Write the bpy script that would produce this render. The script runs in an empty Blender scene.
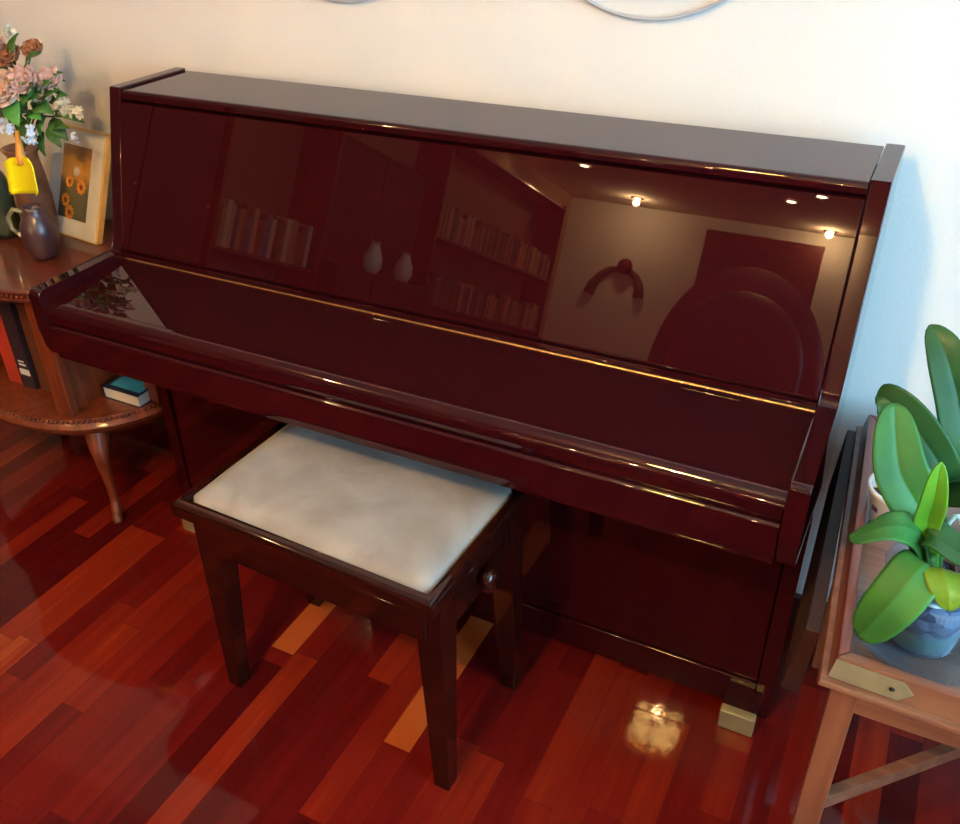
import bpy, bmesh, math, random
from mathutils import Vector, Matrix, noise
random.seed(7)
S = bpy.context.scene
COL = S.collection
PI = math.pi

# ------------------------------------------------------------------ materials
def newmat(name):
    m = bpy.data.materials.new(name); m.use_nodes = True
    nt = m.node_tree; b = nt.nodes['Principled BSDF']
    return m, nt, b

def inp(b, **k):
    for n, v in k.items():
        n = n.replace('_', ' ')
        if n in b.inputs: b.inputs[n].default_value = v

def rgb(c): return (c[0], c[1], c[2], 1)

def mat(name, col, rough=.5, metal=0, coat=0, coat_rough=.03, var=.12, scale=12, bump=0, bscale=60, **k):
    """principled with a soft procedural colour variation"""
    m, nt, b = newmat(name)
    tc = nt.nodes.new('ShaderNodeTexCoord')
    nz = nt.nodes.new('ShaderNodeTexNoise'); nz.inputs['Scale'].default_value = scale; nz.inputs['Detail'].default_value = 4
    nt.links.new(tc.outputs['Object'], nz.inputs['Vector'])
    rp = nt.nodes.new('ShaderNodeValToRGB')
    rp.color_ramp.elements[0].position = .3; rp.color_ramp.elements[1].position = .7
    rp.color_ramp.elements[0].color = rgb([x*(1-var) for x in col]); rp.color_ramp.elements[1].color = rgb([min(1, x*(1+var)) for x in col])
    nt.links.new(nz.outputs['Fac'], rp.inputs['Fac']); nt.links.new(rp.outputs['Color'], b.inputs['Base Color'])
    inp(b, Roughness=rough, Metallic=metal, Coat_Weight=coat, Coat_Roughness=coat_rough, **k)
    if bump:
        n2 = nt.nodes.new('ShaderNodeTexNoise'); n2.inputs['Scale'].default_value = bscale; n2.inputs['Detail'].default_value = 5
        nt.links.new(tc.outputs['Object'], n2.inputs['Vector'])
        bp = nt.nodes.new('ShaderNodeBump'); bp.inputs['Strength'].default_value = bump; bp.inputs['Distance'].default_value = .01
        nt.links.new(n2.outputs['Fac'], bp.inputs['Height']); nt.links.new(bp.outputs['Normal'], b.inputs['Normal'])
    return m

def wood(name, c0, c1, axis='z', rough=.35, coat=0.3, scale=1.0, coat_rough=.1):
    m, nt, b = newmat(name)
    tc = nt.nodes.new('ShaderNodeTexCoord'); mp = nt.nodes.new('ShaderNodeMapping')
    st = {'x': (1.2, 16, 16), 'y': (16, 1.2, 16), 'z': (16, 16, 1.2)}[axis]
    mp.inputs['Scale'].default_value = [s*scale for s in st]
    nz = nt.nodes.new('ShaderNodeTexNoise'); nz.inputs['Scale'].default_value = 3; nz.inputs['Detail'].default_value = 7; nz.inputs['Distortion'].default_value = .6
    rp = nt.nodes.new('ShaderNodeValToRGB')
    rp.color_ramp.elements[0].position = .32; rp.color_ramp.elements[1].position = .68
    rp.color_ramp.elements[0].color = rgb(c0); rp.color_ramp.elements[1].color = rgb(c1)
    nt.links.new(tc.outputs['Object'], mp.inputs['Vector']); nt.links.new(mp.outputs['Vector'], nz.inputs['Vector'])
    nt.links.new(nz.outputs['Fac'], rp.inputs['Fac']); nt.links.new(rp.outputs['Color'], b.inputs['Base Color'])
    bp = nt.nodes.new('ShaderNodeBump'); bp.inputs['Strength'].default_value = .15; bp.inputs['Distance'].default_value = .002
    nt.links.new(nz.outputs['Fac'], bp.inputs['Height']); nt.links.new(bp.outputs['Normal'], b.inputs['Normal'])
    inp(b, Roughness=rough, Coat_Weight=coat, Coat_Roughness=coat_rough)
    return m

M = {}
M['piano'] = mat('mahogany_polyester', (.028, .0022, .0034), .45, coat=1, coat_rough=.012, var=.10, scale=3, Specular_IOR_Level=0.0)
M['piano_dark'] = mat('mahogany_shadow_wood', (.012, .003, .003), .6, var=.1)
M['brass'] = mat('brass', (.80, .52, .20), .22, 1, var=.08, scale=30)
M['brass_old'] = mat('tarnished_brass', (.42, .38, .20), .42, .65, var=.15, scale=25)
M['stool'] = wood('stool_mahogany', (.014, .0022, .0014), (.032, .0048, .0026), 'x', .55, 1, coat_rough=.03)
M['stool'].node_tree.nodes['Principled BSDF'].inputs['Specular IOR Level'].default_value = 0
M['suede'] = None
M['cab'] = wood('cabinet_wood', (.11, .018, .005), (.22, .044, .010), 'z', .5, .5, coat_rough=.15)
M['cab_top'] = wood('cabinet_top_wood', (.10, .014, .005), (.16, .026, .009), 'x', .45, .8, coat_rough=.08)
M['cab_dark'] = mat('cabinet_inside', (.06, .018, .010), .7)
M['table'] = wood('tray_table_wood', (.16, .050, .024), (.27, .11, .052), 'x', .42, .4, coat_rough=.2)
M['table_y'] = wood('tray_table_wood_side', (.12, .022, .014), (.24, .06, .035), 'y', .35, .6, coat_rough=.12)
M['table_leg'] = wood('tray_table_leg_wood', (.17, .048, .022), (.28, .095, .040), 'z', .45, .3, coat_rough=.2)
M['table_in'] = wood('tray_floor_wood', (.12, .045, .028), (.24, .11, .07), 'x', .3, .6, coat_rough=.1)
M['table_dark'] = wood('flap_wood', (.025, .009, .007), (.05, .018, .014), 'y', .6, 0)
M['wall'] = mat('plaster', (.80, .765, .72), .85, var=.012, scale=5, bump=.08, bscale=140)
M['dim_wall'] = mat('dimmed_left_wall', (.40, .25, .16), .85, var=.02, scale=5)  # brown tone put in to hold down the daylight on the left wall
M['case_back'] = mat('bookcase_back', (.26, .12, .07), .6)
M['ceil'] = mat('ceiling_paint', (.74, .68, .60), .9, var=.01)
M['base'] = mat('baseboard_shaded', (.05, .014, .010), .35, coat=.4)  # shadow along the baseboard is put into this dark wood colour
M['black'] = mat('black_plastic', (.012, .012, .013), .35)
M['chair'] = mat('oxblood_leather', (.12, .014, .024), .36, var=.25, scale=6, coat=.3, coat_rough=.2, bump=.15)
M['frame_white'] = mat('white_frame', (.82, .80, .74), .45, var=.03)
M['frame_gold'] = mat('pale_gold_edge', (.86, .58, .24), .4, var=.06)
M['yellow'] = mat('yellow_plastic', (.90, .76, .008), .28, var=.05)
M['orange'] = mat('orange_plastic', (.80, .33, .05), .4, var=.08)
M['vase'] = mat('brown_glaze', (.20, .085, .05), .35, coat=.5, var=.35, scale=18)
M['jug'] = mat('purple_brown_glaze', (.060, .028, .034), .38, coat=.5, coat_rough=.25, var=.3, scale=14)
M['glass_green'] = mat('dark_green_glass', (.03, .05, .035), .1, coat=1, var=.2)
M['metal_pale'] = mat('pale_painted_wire', (.50, .52, .57), .45, .2, var=.05)
M['rose'] = mat('dusky_pink_petal', (.62, .36, .30), .7, var=.25, scale=40)
M['rose2'] = mat('peach_petal', (.70, .46, .34), .7, var=.2, scale=40)
M['rust'] = mat('rust_petal', (.34, .12, .05), .7, var=.35, scale=40)
M['cream'] = mat('cream_petal', (.80, .72, .54), .7, var=.12, scale=50)
M['white_fl'] = mat('white_petal', (.74, .78, .88), .6, var=.08, scale=50)
M['fl_leaf'] = mat('silk_leaf_green', (.06, .17, .035), .5, var=.45, scale=25)
M['fl_leaf2'] = mat('bright_silk_leaf', (.07, .30, .05), .45, var=.3, scale=25)
M['stem'] = mat('flower_stem', (.09, .14, .04), .6)
M['root'] = mat('pale_root', (.55, .68, .62), .4, var=.15, scale=60)
M['bark'] = mat('bark_chips', (.13, .065, .05), .8, var=.7, scale=45, bump=.5, bscale=70)
M['pot_white'] = mat('white_ceramic', (.86, .88, .90), .25, coat=.5, var=.03)
M['mark'] = mat('dark_purple_mark', (.08, .04, .12), .5)
M['dark_metal'] = mat('dark_steel', (.03, .028, .03), .25, .7)
M['curtain'] = mat('burgundy_door_paint', (.11, .02, .016), .5, var=.1)
M['door_dark'] = mat('dark_door', (.03, .012, .009), .6)
M['red_book'] = mat('red_book_cloth', (.45, .04, .02), .5)
M['pale'] = mat('pale_label', (.72, .70, .60), .6, var=.04)
M['blue_book'] = mat('cyan_cover', (.05, .42, .62), .35, coat=.4, var=.1)

def leafmat(name, c, c2, gloss=.3):
    m, nt, b = newmat(name)
    tc = nt.nodes.new('ShaderNodeTexCoord')
    nz = nt.nodes.new('ShaderNodeTexNoise'); nz.inputs['Scale'].default_value = 9; nz.inputs['Detail'].default_value = 3
    mp = nt.nodes.new('ShaderNodeMapping'); mp.inputs['Scale'].default_value = (1, 6, 1)
    nt.links.new(tc.outputs['UV'], mp.inputs['Vector']); nt.links.new(tc.outputs['Object'], nz.inputs['Vector'])
    rp = nt.nodes.new('ShaderNodeValToRGB')
    rp.color_ramp.elements[0].position = .3; rp.color_ramp.elements[1].position = .7
    rp.color_ramp.elements[0].color = rgb(c); rp.color_ramp.elements[1].color = rgb(c2)
    nt.links.new(nz.outputs['Fac'], rp.inputs['Fac'])
    nt.links.new(rp.outputs['Color'], b.inputs['Base Color'])
    # fine lengthwise veins
    wv = nt.nodes.new('ShaderNodeTexWave'); wv.wave_type = 'BANDS'; wv.bands_direction = 'Y'; wv.inputs['Scale'].default_value = 3.2
    nt.links.new(mp.outputs['Vector'], wv.inputs['Vector'])
    bp = nt.nodes.new('ShaderNodeBump'); bp.inputs['Strength'].default_value = .10; bp.inputs['Distance'].default_value = .001
    nt.links.new(wv.outputs['Fac'], bp.inputs['Height']); nt.links.new(bp.outputs['Normal'], b.inputs['Normal'])
    inp(b, Roughness=.5, Coat_Weight=.1, Coat_Roughness=.25, Specular_IOR_Level=.3)
    b.inputs['Subsurface Weight'].default_value = .0
    return m
M['leaf'] = leafmat('orchid_leaf', (.018, .100, .024), (.040, .185, .026))
M['leaf_deep'] = leafmat('orchid_leaf_deep', (.012, .062, .016), (.025, .105, .022))
M['leaf_young'] = leafmat('orchid_leaf_young', (.085, .28, .015), (.14, .38, .02))
M['leaf_old'] = leafmat('orchid_leaf_old', (.10, .19, .006), (.14, .24, .010))

# suede cushion: blotchy nap
def suede():
    m, nt, b = newmat('beige_suede')
    tc = nt.nodes.new('ShaderNodeTexCoord')
    n1 = nt.nodes.new('ShaderNodeTexNoise'); n1.inputs['Scale'].default_value = 7; n1.inputs['Detail'].default_value = 6; n1.inputs['Distortion'].default_value = .8
    nt.links.new(tc.outputs['Object'], n1.inputs['Vector'])
    rp = nt.nodes.new('ShaderNodeValToRGB')
    rp.color_ramp.elements[0].position = .35; rp.color_ramp.elements[0].color = rgb((.24, .20, .165))
    rp.color_ramp.elements[1].position = .62; rp.color_ramp.elements[1].color = rgb((.35, .31, .27))
    nt.links.new(n1.outputs['Fac'], rp.inputs['Fac']); nt.links.new(rp.outputs['Color'], b.inputs['Base Color'])
    n2 = nt.nodes.new('ShaderNodeTexNoise'); n2.inputs['Scale'].default_value = 400
    nt.links.new(tc.outputs['Object'], n2.inputs['Vector'])
    bp = nt.nodes.new('ShaderNodeBump'); bp.inputs['Strength'].default_value = .3; bp.inputs['Distance'].default_value = .001
    nt.links.new(n2.outputs['Fac'], bp.inputs['Height']); nt.links.new(bp.outputs['Normal'], b.inputs['Normal'])
    inp(b, Roughness=.9, Sheen_Weight=.4)
    return m
M['suede'] = suede()

def glassmat(name, tint=(.9, .96, 1), rough=.03, alpha_mix=.72):
    """thin clear plastic / glass: mostly transparent with a fresnel gloss"""
    m, nt, b = newmat(name)
    out = nt.nodes['Material Output']
    tr = nt.nodes.new('ShaderNodeBsdfTransparent'); tr.inputs['Color'].default_value = rgb(tint)
    mx = nt.nodes.new('ShaderNodeMixShader'); fr = nt.nodes.new('ShaderNodeLayerWeight'); fr.inputs['Blend'].default_value = .18
    ad = nt.nodes.new('ShaderNodeMath'); ad.operation = 'ADD'; ad.use_clamp = True; ad.inputs[1].default_value = 1-alpha_mix
    nt.links.new(fr.outputs['Fresnel'], ad.inputs[0])
    ge = nt.nodes.new('ShaderNodeNewGeometry'); iv = nt.nodes.new('ShaderNodeMath'); iv.operation = 'SUBTRACT'; iv.inputs[0].default_value = 1
    nt.links.new(ge.outputs['Backfacing'], iv.inputs[1]); ml = nt.nodes.new('ShaderNodeMath'); ml.operation = 'MULTIPLY'
    nt.links.new(ad.outputs[0], ml.inputs[0]); nt.links.new(iv.outputs[0], ml.inputs[1]); nt.links.new(ml.outputs[0], mx.inputs['Fac'])
    nt.links.new(tr.outputs[0], mx.inputs[1]); nt.links.new(b.outputs[0], mx.inputs[2]); nt.links.new(mx.outputs[0], out.inputs['Surface'])
    inp(b, Base_Color=rgb((.38, .46, .58)), Roughness=rough)
    nz = nt.nodes.new('ShaderNodeTexNoise'); nz.inputs['Scale'].default_value = 20
    bp = nt.nodes.new('ShaderNodeBump'); bp.inputs['Strength'].default_value = .1
    nt.links.new(nz.outputs['Fac'], bp.inputs['Height']); nt.links.new(bp.outputs['Normal'], b.inputs['Normal'])
    return m
M['clear'] = glassmat('clear_plastic', (.80, .88, .96), .10, .86)
M['plate'] = glassmat('clear_glass_plate', (.78, .86, .90), .04, .93)

def potfill():
    m, nt, b = newmat('potting_mix')
    tc = nt.nodes.new('ShaderNodeTexCoord'); sp = nt.nodes.new('ShaderNodeSeparateXYZ')
    vo = nt.nodes.new('ShaderNodeTexVoronoi'); vo.inputs['Scale'].default_value = 70
    nt.links.new(tc.outputs['Object'], vo.inputs['Vector']); nt.links.new(tc.outputs['Object'], sp.inputs[0])
    rp = nt.nodes.new('ShaderNodeValToRGB')
    e = rp.color_ramp.elements; e[0].position = .2; e[0].color = rgb((.02, .025, .06)); e[1].position = .85; e[1].color = rgb((.26, .28, .34))
    nt.links.new(vo.outputs['Color'], rp.inputs['Fac'])
    # mossy algae layer in the bottom centimetres of the mix
    mr = nt.nodes.new('ShaderNodeMapRange'); mr.inputs['From Min'].default_value = .606; mr.inputs['From Max'].default_value = .622
    mr.inputs['To Min'].default_value = 1; mr.inputs['To Max'].default_value = 0
    nt.links.new(sp.outputs['Z'], mr.inputs['Value'])
    mx = nt.nodes.new('ShaderNodeMix'); mx.data_type = 'RGBA'; mx.inputs['B'].default_value = rgb((.20, .42, .27))
    nt.links.new(mr.outputs[0], mx.inputs['Factor']); nt.links.new(rp.outputs['Color'], mx.inputs['A'])
    nt.links.new(mx.outputs['Result'], b.inputs['Base Color']); inp(b, Roughness=.7)
    return m
M['mix'] = potfill()

def emit(name, col, st, pattern=False):
    m, nt, b = newmat(name)
    inp(b, Base_Color=rgb((.8, .7, .5)), Emission_Color=rgb(col), Emission_Strength=st)
    if pattern:
        tc = nt.nodes.new('ShaderNodeTexCoord'); vo = nt.nodes.new('ShaderNodeTexVoronoi'); vo.inputs['Scale'].default_value = 16
        vo.feature = 'DISTANCE_TO_EDGE'
        nt.links.new(tc.outputs['Object'], vo.inputs['Vector'])
        mr = nt.nodes.new('ShaderNodeMapRange'); mr.inputs['From Max'].default_value = .25; mr.inputs['To Min'].default_value = st*3; mr.inputs['To Max'].default_value = st*.15
        nt.links.new(vo.outputs['Distance'], mr.inputs['Value']); nt.links.new(mr.outputs[0], b.inputs['Emission Strength'])
    return m
M['lamp'] = emit('lamp_glass', (1, .60, .17), 120, True)
M['bulb'] = emit('downlight_bulb', (1, .74, .40), 260)

def floormat():
    m, nt, b = newmat('jarrah_floorboards')
    N = nt.nodes; L = nt.links
    def math_(op, a, c=None, v=None):
        n = N.new('ShaderNodeMath'); n.operation = op
        if hasattr(a, 'links') or hasattr(a, 'is_linked'): L.new(a, n.inputs[0])
        else: n.inputs[0].default_value = a
        if c is not None:
            if hasattr(c, 'is_linked'): L.new(c, n.inputs[1])
            else: n.inputs[1].default_value = c
        if v is not None: n.inputs[2].default_value = v
        return n.outputs[0]
    tc = N.new('ShaderNodeTexCoord'); sp = N.new('ShaderNodeSeparateXYZ'); L.new(tc.outputs['Object'], sp.inputs[0])
    X, Y = sp.outputs['X'], sp.outputs['Y']
    u = math_('DIVIDE', math_('SUBTRACT', X, .477), .0583)
    row = math_('FLOOR', u)
    wn = N.new('ShaderNodeTexWhiteNoise'); wn.noise_dimensions = '1D'; L.new(row, wn.inputs['W'])
    off = math_('MULTIPLY', wn.outputs['Value'], 7.3)
    v = math_('DIVIDE', math_('ADD', Y, off), .52)
    colm = math_('FLOOR', v)
    cb = N.new('ShaderNodeCombineXYZ'); L.new(row, cb.inputs[0]); L.new(colm, cb.inputs[1])
    w2 = N.new('ShaderNodeTexWhiteNoise'); w2.noise_dimensions = '2D'; L.new(cb.outputs[0], w2.inputs['Vector'])
    # grain stretched along the boards
    mp = N.new('ShaderNodeMapping'); mp.inputs['Scale'].default_value = (45, 3.0, 1); L.new(tc.outputs['Object'], mp.inputs['Vector'])
    ad = N.new('ShaderNodeVectorMath'); ad.operation = 'ADD'; L.new(mp.outputs[0], ad.inputs[0])
    sc = N.new('ShaderNodeVectorMath'); sc.operation = 'SCALE'; sc.inputs['Scale'].default_value = 31; L.new(w2.outputs['Color'], sc.inputs[0]); L.new(sc.outputs[0], ad.inputs[1])
    gn = N.new('ShaderNodeTexNoise'); gn.inputs['Scale'].default_value = 1; gn.inputs['Detail'].default_value = 6; L.new(ad.outputs[0], gn.inputs['Vector'])
    tone = math_('ADD', math_('MULTIPLY', w2.outputs['Value'], .84), math_('MULTIPLY', math_('SUBTRACT', gn.outputs['Fac'], .5), .55))
    # two unusually pale boards
    def box(x0, x1, y0, y1):
        return math_('MULTIPLY', math_('MULTIPLY', math_('GREATER_THAN', X, x0), math_('LESS_THAN', X, x1)),
                     math_('MULTIPLY', math_('GREATER_THAN', Y, y0), math_('LESS_THAN', Y, y1)))
    pale = math_('ADD', box(.8268, .8851, -.675, -.30), box(.477, .5353, -.573, -.30))
    pale = math_('ADD', pale, math_('MULTIPLY', box(-.1061, .0105, -.95, -.40), .76))
    tone2 = math_('ADD', math_('MULTIPLY', tone, math_('SUBTRACT', 1.0, pale)), math_('MULTIPLY', pale, math_('ADD', math_('MULTIPLY', gn.outputs['Fac'], .22), .93)))
    rp = N.new('ShaderNodeValToRGB'); e = rp.color_ramp.elements
    e[0].position = 0; e[0].color = rgb((.060, .0030, .0030))
    e[1].position = 1.0; e[1].color = rgb((.40, .080, .016))
    a = e.new(.30); a.color = rgb((.100, .0048, .0042))
    a = e.new(.62); a.color = rgb((.150, .0085, .0050))
    a = e.new(.90); a.color = rgb((.225, .020, .0062))
    L.new(tone2, rp.inputs['Fac'])
    # seams between the boards
    fu = math_('FRACT', u); fv = math_('FRACT', v)
    seam = math_('ADD', math_('LESS_THAN', fu, .02), math_('LESS_THAN', fv, .003))
    mx = N.new('ShaderNodeMix'); mx.data_type = 'RGBA'; mx.inputs['B'].default_value = rgb((.05, .006, .004))
    L.new(math_('MULTIPLY', math_('MINIMUM', seam, 1.0), .6), mx.inputs['Factor']); L.new(rp.outputs['Color'], mx.inputs['A'])
    L.new(mx.outputs['Result'], b.inputs['Base Color'])
    n3 = N.new('ShaderNodeTexNoise'); n3.inputs['Scale'].default_value = 55; n3.inputs['Detail'].default_value = 2; L.new(tc.outputs['Object'], n3.inputs['Vector'])
    mr = N.new('ShaderNodeMapRange'); mr.inputs['To Min'].default_value = .02; mr.inputs['To Max'].default_value = .07; L.new(n3.outputs['Fac'], mr.inputs['Value'])
    L.new(mr.outputs[0], b.inputs['Coat Roughness'])
    bp = N.new('ShaderNodeBump'); bp.inputs['Strength'].default_value = .1; bp.inputs['Distance'].default_value = .0007
    L.new(n3.outputs['Fac'], bp.inputs['Height']); L.new(bp.outputs['Normal'], b.inputs['Coat Normal'])
    inp(b, Roughness=.5, Coat_Weight=.55, Specular_IOR_Level=.0)
    return m
M['floor'] = floormat()

# ------------------------------------------------------------------ mesh helpers
class MB:
    def __init__(s): s.bm = bmesh.new()
    def box(s, x0, x1, y0, y1, z0, z1, bev=0, seg=3, mtx=None):
        r = bmesh.ops.create_cube(s.bm, size=1)
        vs = r['verts']
        for v in vs:
            v.co = Vector(((x0+x1)/2+v.co.x*(x1-x0), (y0+y1)/2+v.co.y*(y1-y0), (z0+z1)/2+v.co.z*(z1-z0)))
        if bev:
            es = list({e for v in vs for e in v.link_edges})
            rr = bmesh.ops.bevel(s.bm, geom=es, offset=bev, segments=seg, affect='EDGES', profile=.5)
            vs = list({v for f in rr['faces'] for v in f.verts} | {v for v in vs if v.is_valid})
        if mtx is not None:
            bmesh.ops.transform(s.bm, matrix=mtx, verts=[v for v in vs if v.is_valid])
        return s
    def hexa(s, b4, t4, bev=0, seg=2):
        """solid from four bottom and four top corners (same winding)"""
        vb = [s.bm.verts.new(p) for p in b4]; vt = [s.bm.verts.new(p) for p in t4]
        s.bm.faces.new(vb[::-1]); s.bm.faces.new(vt)
        for i in range(4): s.bm.faces.new((vb[i], vb[(i+1) % 4], vt[(i+1) % 4], vt[i]))
        if bev:
            es = list({e for v in vb+vt for e in v.link_edges})
            bmesh.ops.bevel(s.bm, geom=es, offset=bev, segments=seg, affect='EDGES', profile=.5)
        return s
    def prism(s, pts, x0, x1, bev=0, seg=2):
        """outline in (y,z) swept along x"""
        a = [s.bm.verts.new((x0, y, z)) for y, z in pts]; b = [s.bm.verts.new((x1, y, z)) for y, z in pts]
        f = [s.bm.faces.new(a), s.bm.faces.new(b[::-1])]
        n = len(pts)
        for i in range(n): s.bm.faces.new((a[i], b[i], b[(i+1) % n], a[(i+1) % n]))
        if bev:
            es = list({e for ff in f for e in ff.edges})
            bmesh.ops.bevel(s.bm, geom=es, offset=bev, segments=seg, affect='EDGES', profile=.5)
        return s
    def slab(s, pts, z0, z1):
        """outline in (x,y) extruded in z"""
        a = [s.bm.verts.new((x, y, z0)) for x, y in pts]; b = [s.bm.verts.new((x, y, z1)) for x, y in pts]
        s.bm.faces.new(a[::-1]); s.bm.faces.new(b); n = len(pts)
        for i in range(n): s.bm.faces.new((a[i], a[(i+1) % n], b[(i+1) % n], b[i]))
        return s
    def loft(s, rings, closed=True, cap=True):
        R = [[s.bm.verts.new(p) for p in r] for r in rings]
        n = len(R[0])
        for i in range(len(R)-1):
            for j in range(n if closed else n-1):
                s.bm.faces.new((R[i][j], R[i][(j+1) % n], R[i+1][(j+1) % n], R[i+1][j]))
        if cap and closed:
            s.bm.faces.new(R[0][::-1]); s.bm.faces.new(R[-1])
        return s
    def lathe(s, prof, cx=0, cy=0, n=40, cap=False):
        rings = [[(cx+r*math.cos(2*PI*k/n), cy+r*math.sin(2*PI*k/n), z) for k in range(n)] for r, z in prof]
        return s.loft(rings, True, cap)
    def tube(s, pts, rad, n=10):
        pts = [Vector(p) for p in pts]
        rr = rad if isinstance(rad, (list, tuple)) else [rad]*len(pts)
        rings = []; up = None
        for i, p in enumerate(pts):
            t = (pts[min(i+1, len(pts)-1)]-pts[max(i-1, 0)]).normalized()
            if up is None: up = t.orthogonal().normalized()
            up = (up-t*up.dot(t)).normalized(); sd = t.cross(up)
            rings.append([p+(up*math.cos(2*PI*k/n)+sd*math.sin(2*PI*k/n))*rr[i] for k in range(n)])
        return s.loft(rings)
    def ball(s, c, r, sc=(1, 1, 1), u=16, v=10):
        q = bmesh.ops.create_uvsphere(s.bm, u_segments=u, v_segments=v, radius=r)
        for w in q['verts']: w.co = Vector((w.co.x*sc[0]+c[0], w.co.y*sc[1]+c[1], w.co.z*sc[2]+c[2]))
        return s
    def build(s, name, m, parent=None, smooth=False, angle=35):
        bmesh.ops.recalc_face_normals(s.bm, faces=s.bm.faces[:])
        me = bpy.data.meshes.new(name)
        for f in s.bm.faces: f.smooth = True
        s.bm.to_mesh(me); s.bm.free()
        if not smooth: me.set_sharp_from_angle(angle=math.radians(angle))
        me.materials.append(m)
        o = bpy.data.objects.new(name, me); COL.objects.link(o)
        if not smooth:
            wn = o.modifiers.new('weighted', 'WEIGHTED_NORMAL'); wn.keep_sharp = True; wn.weight = 100; wn.mode = 'FACE_AREA'
        if parent:
            o.parent = parent; o.matrix_parent_inverse = world(parent).inverted()
        return o

def world(o):
    m = Matrix.LocRotScale(o.location, o.rotation_euler, o.scale)
    return (world(o.parent) @ o.matrix_parent_inverse @ m) if o.parent else m

def thing(name, label, cat, loc=(0, 0, 0), rz=0, group=None):
    o = bpy.data.objects.new(name, None); COL.objects.link(o)
    o.location = loc; o.rotation_euler = (0, 0, rz); o.empty_display_size = .05
    o['label'] = label; o['category'] = cat
    if group: o['group'] = group
    return o
def tag(o, label, cat, group=None):
    o['label'] = label; o['category'] = cat
    if group: o['group'] = group
    return o
def struct(o): o['kind'] = 'structure'; return o

def arc(cy, cz, r, a0, a1, n=8, ry=None):
    return [(cy+(ry or r)*math.cos(math.radians(a0+(a1-a0)*i/n)), cz+r*math.sin(math.radians(a0+(a1-a0)*i/n))) for i in range(n+1)]

# ------------------------------------------------------------------ the room
XL, XR, YF, ZC = -2.0, 3.1, -8.7, 2.4
struct(MB().box(XL-.1, XR+.1, YF-.1, .1, -.1, 0).build('floor', M['floor']))
struct(MB().box(XL-.1, XR+.1, YF-.1, .1, ZC, ZC+.1).build('ceiling', M['ceil']))
struct(MB().box(XL-.1, XR+.1, 0, .1, 0, ZC).build('wall_back', M['wall']))
struct(MB().box(XL-.1, XL, YF, 0, 0, ZC).build('wall_left', M['dim_wall']))
struct(MB().box(XL-.1, XR+.1, YF-.1, YF, 0, ZC).build('wall_front', M['wall']))
WY0, WY1, WZ0, WZ1 = -2.6, -.55, .75, 2.15
struct(MB().box(XR, XR+.1, YF, WY0, 0, ZC).box(XR, XR+.1, WY1, 0, 0, ZC).box(XR, XR+.1, WY0, WY1, 0, WZ0).box(XR, XR+.1, WY0, WY1, WZ1, ZC).build('wall_right', M['wall']))
wf = MB()
wf.box(XR-.01, XR+.06, WY0-.05, WY0+.02, WZ0-.05, WZ1+.05).box(XR-.01, XR+.06, WY1-.02, WY1+.05, WZ0-.05, WZ1+.05)
wf.box(XR-.012, XR+.06, WY0-.05, WY1+.05, WZ1-.02, WZ1+.05).box(XR-.04, XR+.06, WY0-.06, WY1+.06, WZ0-.05, WZ0+.01)
wf.box(XR+.02, XR+.05, (WY0+WY1)/2-.02, (WY0+WY1)/2+.02, WZ0, WZ1)
struct(wf.build('window_1', M['frame_white']))
struct(MB().box(XL, XR, -.016, 0, 0, .083, .003).build('baseboard_back', M['base']))
struct(MB().box(XL, XL+.016, YF, -.016, 0, .083, .003).build('baseboard_left', M['base']))
# red door on the far wall (seen mirrored in the piano)
dr = struct(MB().box(-.44, .75, YF, YF+.05, 0, 2.27, .004).build('door_1', M['curtain']))
MB().box(-.33, .64, YF+.045, YF+.065, .2, 1.05, .01).box(-.33, .64, YF+.045, YF+.065, 1.2, 2.1, .01).build('door_panel', M['curtain'], dr)
# ------------------------------------------------------------------ piano
W, T = 1.48, .029
H, HB, HA, HK = 1.0739, 1.069, .753, .741
YB = -.06
piano = thing('upright_piano', 'closed glossy mahogany red upright piano standing against the white wall', 'piano', (.74, -.3, 0))
def side(x0, x1):
    pts = [(YB, .012), (YB, H), (-.2534, H), (-.332, HA+.022)] + [(-.3365, HA+.008), (-.345, HA)]
    pts += [(-.552, HA)] + arc(-.552, HA-.012, .012, 90, 180, 5)[1:]
    pts += [(-.564, HA-.085), (-.560, .628), (-.552, .610), (-.53, .600), (-.40, .585), (-.335, .555), (-.306, .50), (-.306, .012)]
    MB().prism(pts, x0, x1, .0028, 3).build('side_panel', M['piano'], piano)
side(0, T); side(W-T, W)
# top lid with a rounded front edge
g = .0015
lid = [(YB, 1.050), (YB, HB)] + [(-.246, HB)] + arc(-.246, HB-.009, .009, 90, 180, 6)[1:] + [(-.2555, 1.053), (-.2525, 1.050)]
MB().prism(lid, T+g, W-T-g, .0012, 2).build('top_lid', M['piano'], piano)
MB().prism([(-.10, 1.035), (-.10, 1.0495), (-.240, 1.0495), (-.240, 1.035)], T+g, W-T-g).build('top_rail', M['piano_dark'], piano)
# leaning music panel
def ln(z, off=0): return -.2548-(1.0739-z)*.2667+off
MB().prism([(ln(1.047, .022), 1.047), (ln(1.047, .0), 1.047), (ln(.762, .0), .762), (ln(.755, .004), .755), (ln(.755, .022), .755)], T+g, W-T-g, .001, 1).build('music_panel', M['piano'], piano)
HN = HK-.0147
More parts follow.
